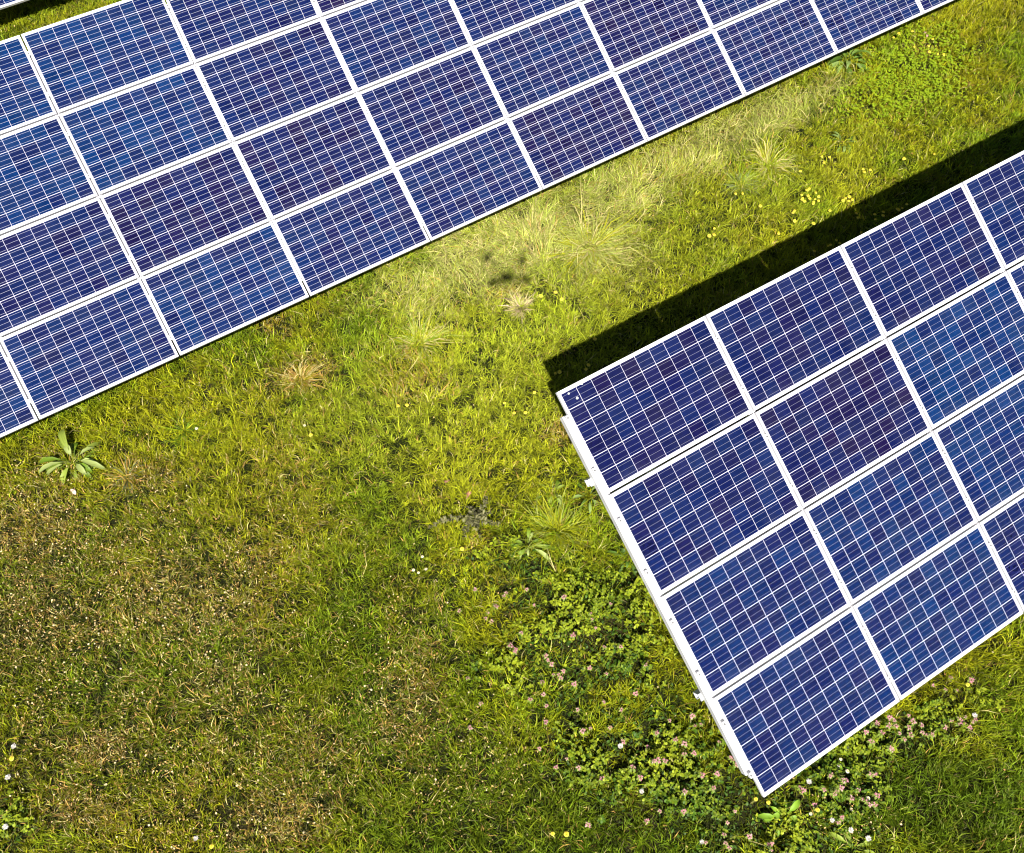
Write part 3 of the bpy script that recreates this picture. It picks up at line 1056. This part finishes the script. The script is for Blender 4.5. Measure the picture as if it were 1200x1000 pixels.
def puff_mesh(name, r, stem_h):
    """seed head: ball of fine hairs"""
    n = 60
    i = np.arange(n) + .5
    ph, th = np.arccos(1 - 2 * i / n), i * 2.39996
    D = np.stack([np.sin(ph) * np.cos(th), np.sin(ph) * np.sin(th), np.cos(ph)], 1)
    B = np.tile(np.array([[0, 0, stem_h]]), (n, 1))
    V, Q, Tt, c = blades(B, th, ph, ph, np.full(n, r), np.full(n, r * .34), np.tile(np.array([[.78, .75, .70]]), (n, 1)), np.zeros(n))
    st = 5
    ang = np.arange(st) * 6.283 / st
    V2 = np.concatenate([np.stack([np.cos(ang) * .002, np.sin(ang) * .002, np.zeros(st)], 1),
                         np.stack([np.cos(ang) * .0018, np.sin(ang) * .0018, np.full(st, stem_h)], 1)])
    k = np.arange(st)
    Q2 = np.stack([k, (k + 1) % st, (k + 1) % st + st, k + st], 1)
    return mesh_np(name, [(V, Q, Tt, c), (V2, Q2, np.zeros((0, 3), int), np.tile(np.array([[.2, .22, .08]]), (2 * st, 1)))])


def pink_mesh(name):
    """whorl of small two-lipped pink florets above pale leaves"""
    k = 9
    az = np.arange(k) * 2.399
    B = np.stack([np.cos(az) * .006, np.sin(az) * .006, .13 + .006 * (np.arange(k) % 3)], 1)
    t = rng.random((k, 1))
    col = np.array([[.47, .15, .21]]) * (1 - t) + np.array([[.62, .35, .35]]) * t
    L = rng.uniform(.010, .028, k)
    fl = leaf_set(B, az, rng.normal(.35, .35, k), L, L * .5, col, .3)
    az2 = np.arange(5) * 1.257
    B2 = np.stack([np.cos(az2) * .004, np.sin(az2) * .004, np.full(5, .118)], 1)
    lv = leaf_set(B2, az2, np.full(5, .1), np.full(5, .035), np.full(5, .022), np.tile(np.array([[.20, .27, .05]]), (5, 1)))
    V = np.array([[-.002, 0, 0], [.002, 0, 0], [.002, 0, .13], [-.002, 0, .13], [0, -.002, 0], [0, .002, 0], [0, .002, .13], [0, -.002, .13]])
    st = (V, np.array([[0, 1, 2, 3], [4, 5, 6, 7]]), np.zeros((0, 3), int), np.tile(np.array([[.15, .12, .05]]), (8, 1)))
    return mesh_np(name, [fl, lv, st])


ME_DAND = head_mesh('dandelion', .028, 3, (.88, .66, .040), (.90, .76, .120), .12, 14)
ME_DAISY = head_mesh('daisy', .021, 2, (.80, .62, .30), (.80, .78, .74), .10, 12)
ME_PUFF = puff_mesh('dandelion_clock', .028, .13)
ME_PINK = [pink_mesh('pink_flower') for _ in range(3)]


def put(name, me, mat, px, py, label, cat, group, scale=1.0, h=.12):
    sz = 1.0
    if name == 'pink_flower':
        q = at(px, py, .13)
        sz = (0.075 + 0.23 * float(np.clip((fbm(q[:1], q[1:2], 3.2, 2)[0] - .40) * 3.2, 0, 1) * F_WEED(q[:1], q[1:2])[0])) / .13
        h = .13 * sz
    if len(me.materials) == 0: me.materials.append(mat)
    p = at(px, py, h)
    o = bpy.data.objects.new(name, me)
    COL.objects.link(o)
    z = float(ground_z(np.array([p[0]]), np.array([p[1]]))[0])
    o.location = (p[0], p[1], z)
    o.rotation_euler = (random.uniform(-.2, .2), random.uniform(-.2, .2), random.uniform(0, 6.28))
    o.scale = (scale, scale, sz)
    tag(o, label, cat, group)
    return o


DAND = [
    ('yellow dandelion in the dense round cluster between the two arrays', 'dandelions of the dense cluster',
     [(939, 229), (947, 230), (945, 224), (956, 225), (959, 229), (961, 233), (952, 236), (945, 237), (940, 235), (954, 238), (948, 221), (950, 232), (942, 231), (957, 234)]),
    ('yellow dandelion in the small bunch touching the shadow edge right of the dense cluster', 'dandelions at the shadow edge',
     [(990, 232), (996, 229), (996, 235), (999, 231), (993, 231)]),
    ('yellow dandelion of the trio uphill of the dense cluster', 'trio of dandelions', [(1015, 197), (1019, 197), (1014, 202)]),
    ('small yellow dandelion of the pair below the dense cluster', 'dandelions below the cluster', [(933, 248), (930, 250), (931, 257)]),
    ('yellow dandelion in the dark shadow behind the top edge of the array at right', 'dandelions in the array shadow',
     [(1003, 249), (1007, 253), (1027, 252), (1028, 257), (1035, 249), (1035, 253), (1053, 242), (1056, 244), (1060, 243), (1066, 238),
      (1008, 270), (979, 281), (976, 286), (984, 284), (952, 295), (973, 287)]),
    ('yellow dandelion in the shadow beside the top left corner of the array at right', 'dandelions at the shadow corner',
     [(696, 400), (687, 429), (687, 434), (656, 437), (651, 438)]),
    ('yellow dandelion in the small group left of the array shadow', 'dandelions left of the shadow', [(832, 275), (837, 277), (839, 267)]),
    ('yellow dandelion alone on sunlit grass near the array shadow', 'lone dandelions near the shadow',
     [(914, 275), (952, 262), (973, 247), (891, 241), (1062, 186), (1095, 182), (939, 200)]),
    ('yellow dandelion of the pair beside the greyish tussock', 'dandelions beside the tussock', [(862, 228), (869, 228)]),
    ('yellow dandelion in the loose trio above the dense cluster', 'loose trio of dandelions', [(963, 183), (971, 183), (967, 191)]),
    ('yellow dandelion in the clover at the upper right', 'dandelions in the clover',
     [(1052, 40), (1049, 44), (1069, 38), (1071, 56), (1086, 54), (1092, 48), (1098, 64), (1105, 64), (1087, 61)]),
    ('pale yellow dandelion beside the pinkish straw tuft', 'dandelions by the straw tuft', [(631, 346), (650, 344), (660, 349)]),
    ('pale yellow dandelion in open lawn left of the corner of the array at right', 'dandelions in the open lawn',
     [(604, 486), (592, 472), (618, 486), (628, 462), (475, 475), (466, 477), (540, 643), (365, 511)]),
    ('yellow dandelion below the lowest corner of the array at right', 'dandelions under the low corner', [(960, 951), (887, 938), (902, 939)]),
    ('yellow dandelion among pink flowers right of the low edge', None, [(1134, 800)]),
    ('yellow dandelion in the turf along the bottom edge', 'dandelions at the bottom', [(665, 979), (649, 978), (249, 991)]),
    ('yellow dandelion below a white seed head at the far left edge', None, [(17, 887)]),
]
for label, grp, pts in DAND:
    for (a, b) in pts:
        put('dandelion', ME_DAND, M_PETAL, a, b, label, 'dandelion', grp, random.uniform(.62, 1.0))

PUFF = [('white dandelion seed head at the far left edge of the turf', 'seed heads at the left edge', [(17, 876), (7, 913), (3, 967)]),
        ('white dandelion seed head in weeds below the low edge of the array at right', 'seed heads below the low edge',
         [(950, 919), (974, 959), (995, 971), (1023, 983), (995, 880), (1146, 840)]),
        ('white seed head in the weedy patch left of the low corner of the array', 'seed heads in the weedy patch', [(749, 927), (727, 877), (825, 990)]),
        ('white seed head by the dandelion at the bottom left', None, [(230, 986)])]
for label, grp, pts in PUFF:
    for (a, b) in pts:
        put('dandelion_clock', ME_PUFF, M_PETAL, a, b, label, 'seed head', grp, random.uniform(.85, 1.1), .13)
DAISY = [('white daisy beside the dark green tussock near the long array', None, [(228, 502)]),
         ('white daisy in open lawn near a pale yellow dandelion', None, [(356, 497)]),
         ('white daisy in the lawn left of the weedy patch', 'daisies left of the weeds', [(495, 651), (485, 669), (499, 669), (491, 672)]),
         ('small white daisy in weeds below the low edge of the array at right', 'daisies below the low edge',
          [(952, 954), (985, 889), (985, 900), (991, 905), (998, 950), (1020, 934)])]
for label, grp, pts in DAISY:
    for (a, b) in pts:
        put('daisy', ME_DAISY, M_PETAL, a, b, label, 'daisy', grp, random.uniform(.7, 1.05), .10)

PINK = [('pink flower head in the leafy weeds left of the end rail', 'pink flowers left of the array', [
    (589, 698), (592, 695), (569, 723), (577, 729), (595, 758), (604, 766), (625, 709), (610, 744), (657, 701), (689, 716), (700, 734), (695, 729), (669, 746),
    (642, 773), (646, 778), (650, 791), (657, 795), (672, 800), (634, 801), (637, 813), (620, 820), (639, 826), (549, 796), (562, 825), (550, 855), (679, 856),
    (692, 855), (714, 853), (729, 868), (669, 888), (680, 896), (652, 900), (690, 965), (757, 962), (749, 908), (764, 893), (781, 893), (776, 890), (757, 876),
    (769, 860), (727, 831), (707, 823), (679, 830), (717, 703), (727, 754), (707, 760), (751, 783), (772, 951), (707, 915), (640, 846), (632, 876), (538, 714),
    (556, 690), (660, 785), (691, 781), (712, 790), (745, 810), (640, 768), (618, 690), (580, 712), (573, 718), (600, 762), (654, 790), (740, 905), (785, 845), (790, 870)]),
    ('pink flower head in weeds under the lower left corner of the array at right', 'pink flowers at the low corner', [
    (805, 886), (815, 881), (805, 936), (808, 950), (818, 908), (858, 893), (860, 897), (854, 889), (822, 851), (805, 870), (815, 851), (863, 950), (848, 980),
    (827, 987), (877, 980), (852, 963), (900, 990), (907, 991), (850, 990), (855, 992), (915, 996), (840, 905), (832, 925), (812, 838), (845, 872), (903, 985)]),
    ('pink flower head in the band along the low edge of the array at right', 'pink flowers along the low edge', [
    (1045, 853), (1052, 850), (1067, 853), (1070, 860), (1084, 858), (1099, 861), (1109, 846), (1119, 846), (1129, 843), (1134, 841), (1139, 846), (1144, 845),
    (1130, 848), (1136, 850), (1045, 880), (1042, 875), (1027, 856), (1020, 855), (1107, 808), (1120, 808), (1044, 840), (1094, 801), (1139, 795), (1116, 795),
    (1066, 838), (1050, 845), (1060, 866), (1035, 865), (1080, 850), (1115, 841), (1090, 862), (1026, 870), (1072, 846), (1056, 858)]),
    ('pink flower head in the lower patch well clear of the array edge', 'pink flowers of the lower patch', [
    (1024, 903), (1020, 900), (982, 911), (967, 921), (977, 926), (985, 923), (1009, 933), (1014, 936), (1024, 941), (1030, 933), (1006, 930), (1018, 940), (987, 961), (992, 960),
    (957, 943), (938, 923), (942, 926), (980, 908), (984, 914), (988, 925), (996, 938)])]
for label, grp, pts in PINK:
    for (a, b) in pts:
        put('pink_flower', random.choice(ME_PINK), M_PETAL, a, b, label, 'flower', grp, random.uniform(.6, 1.15), .13)
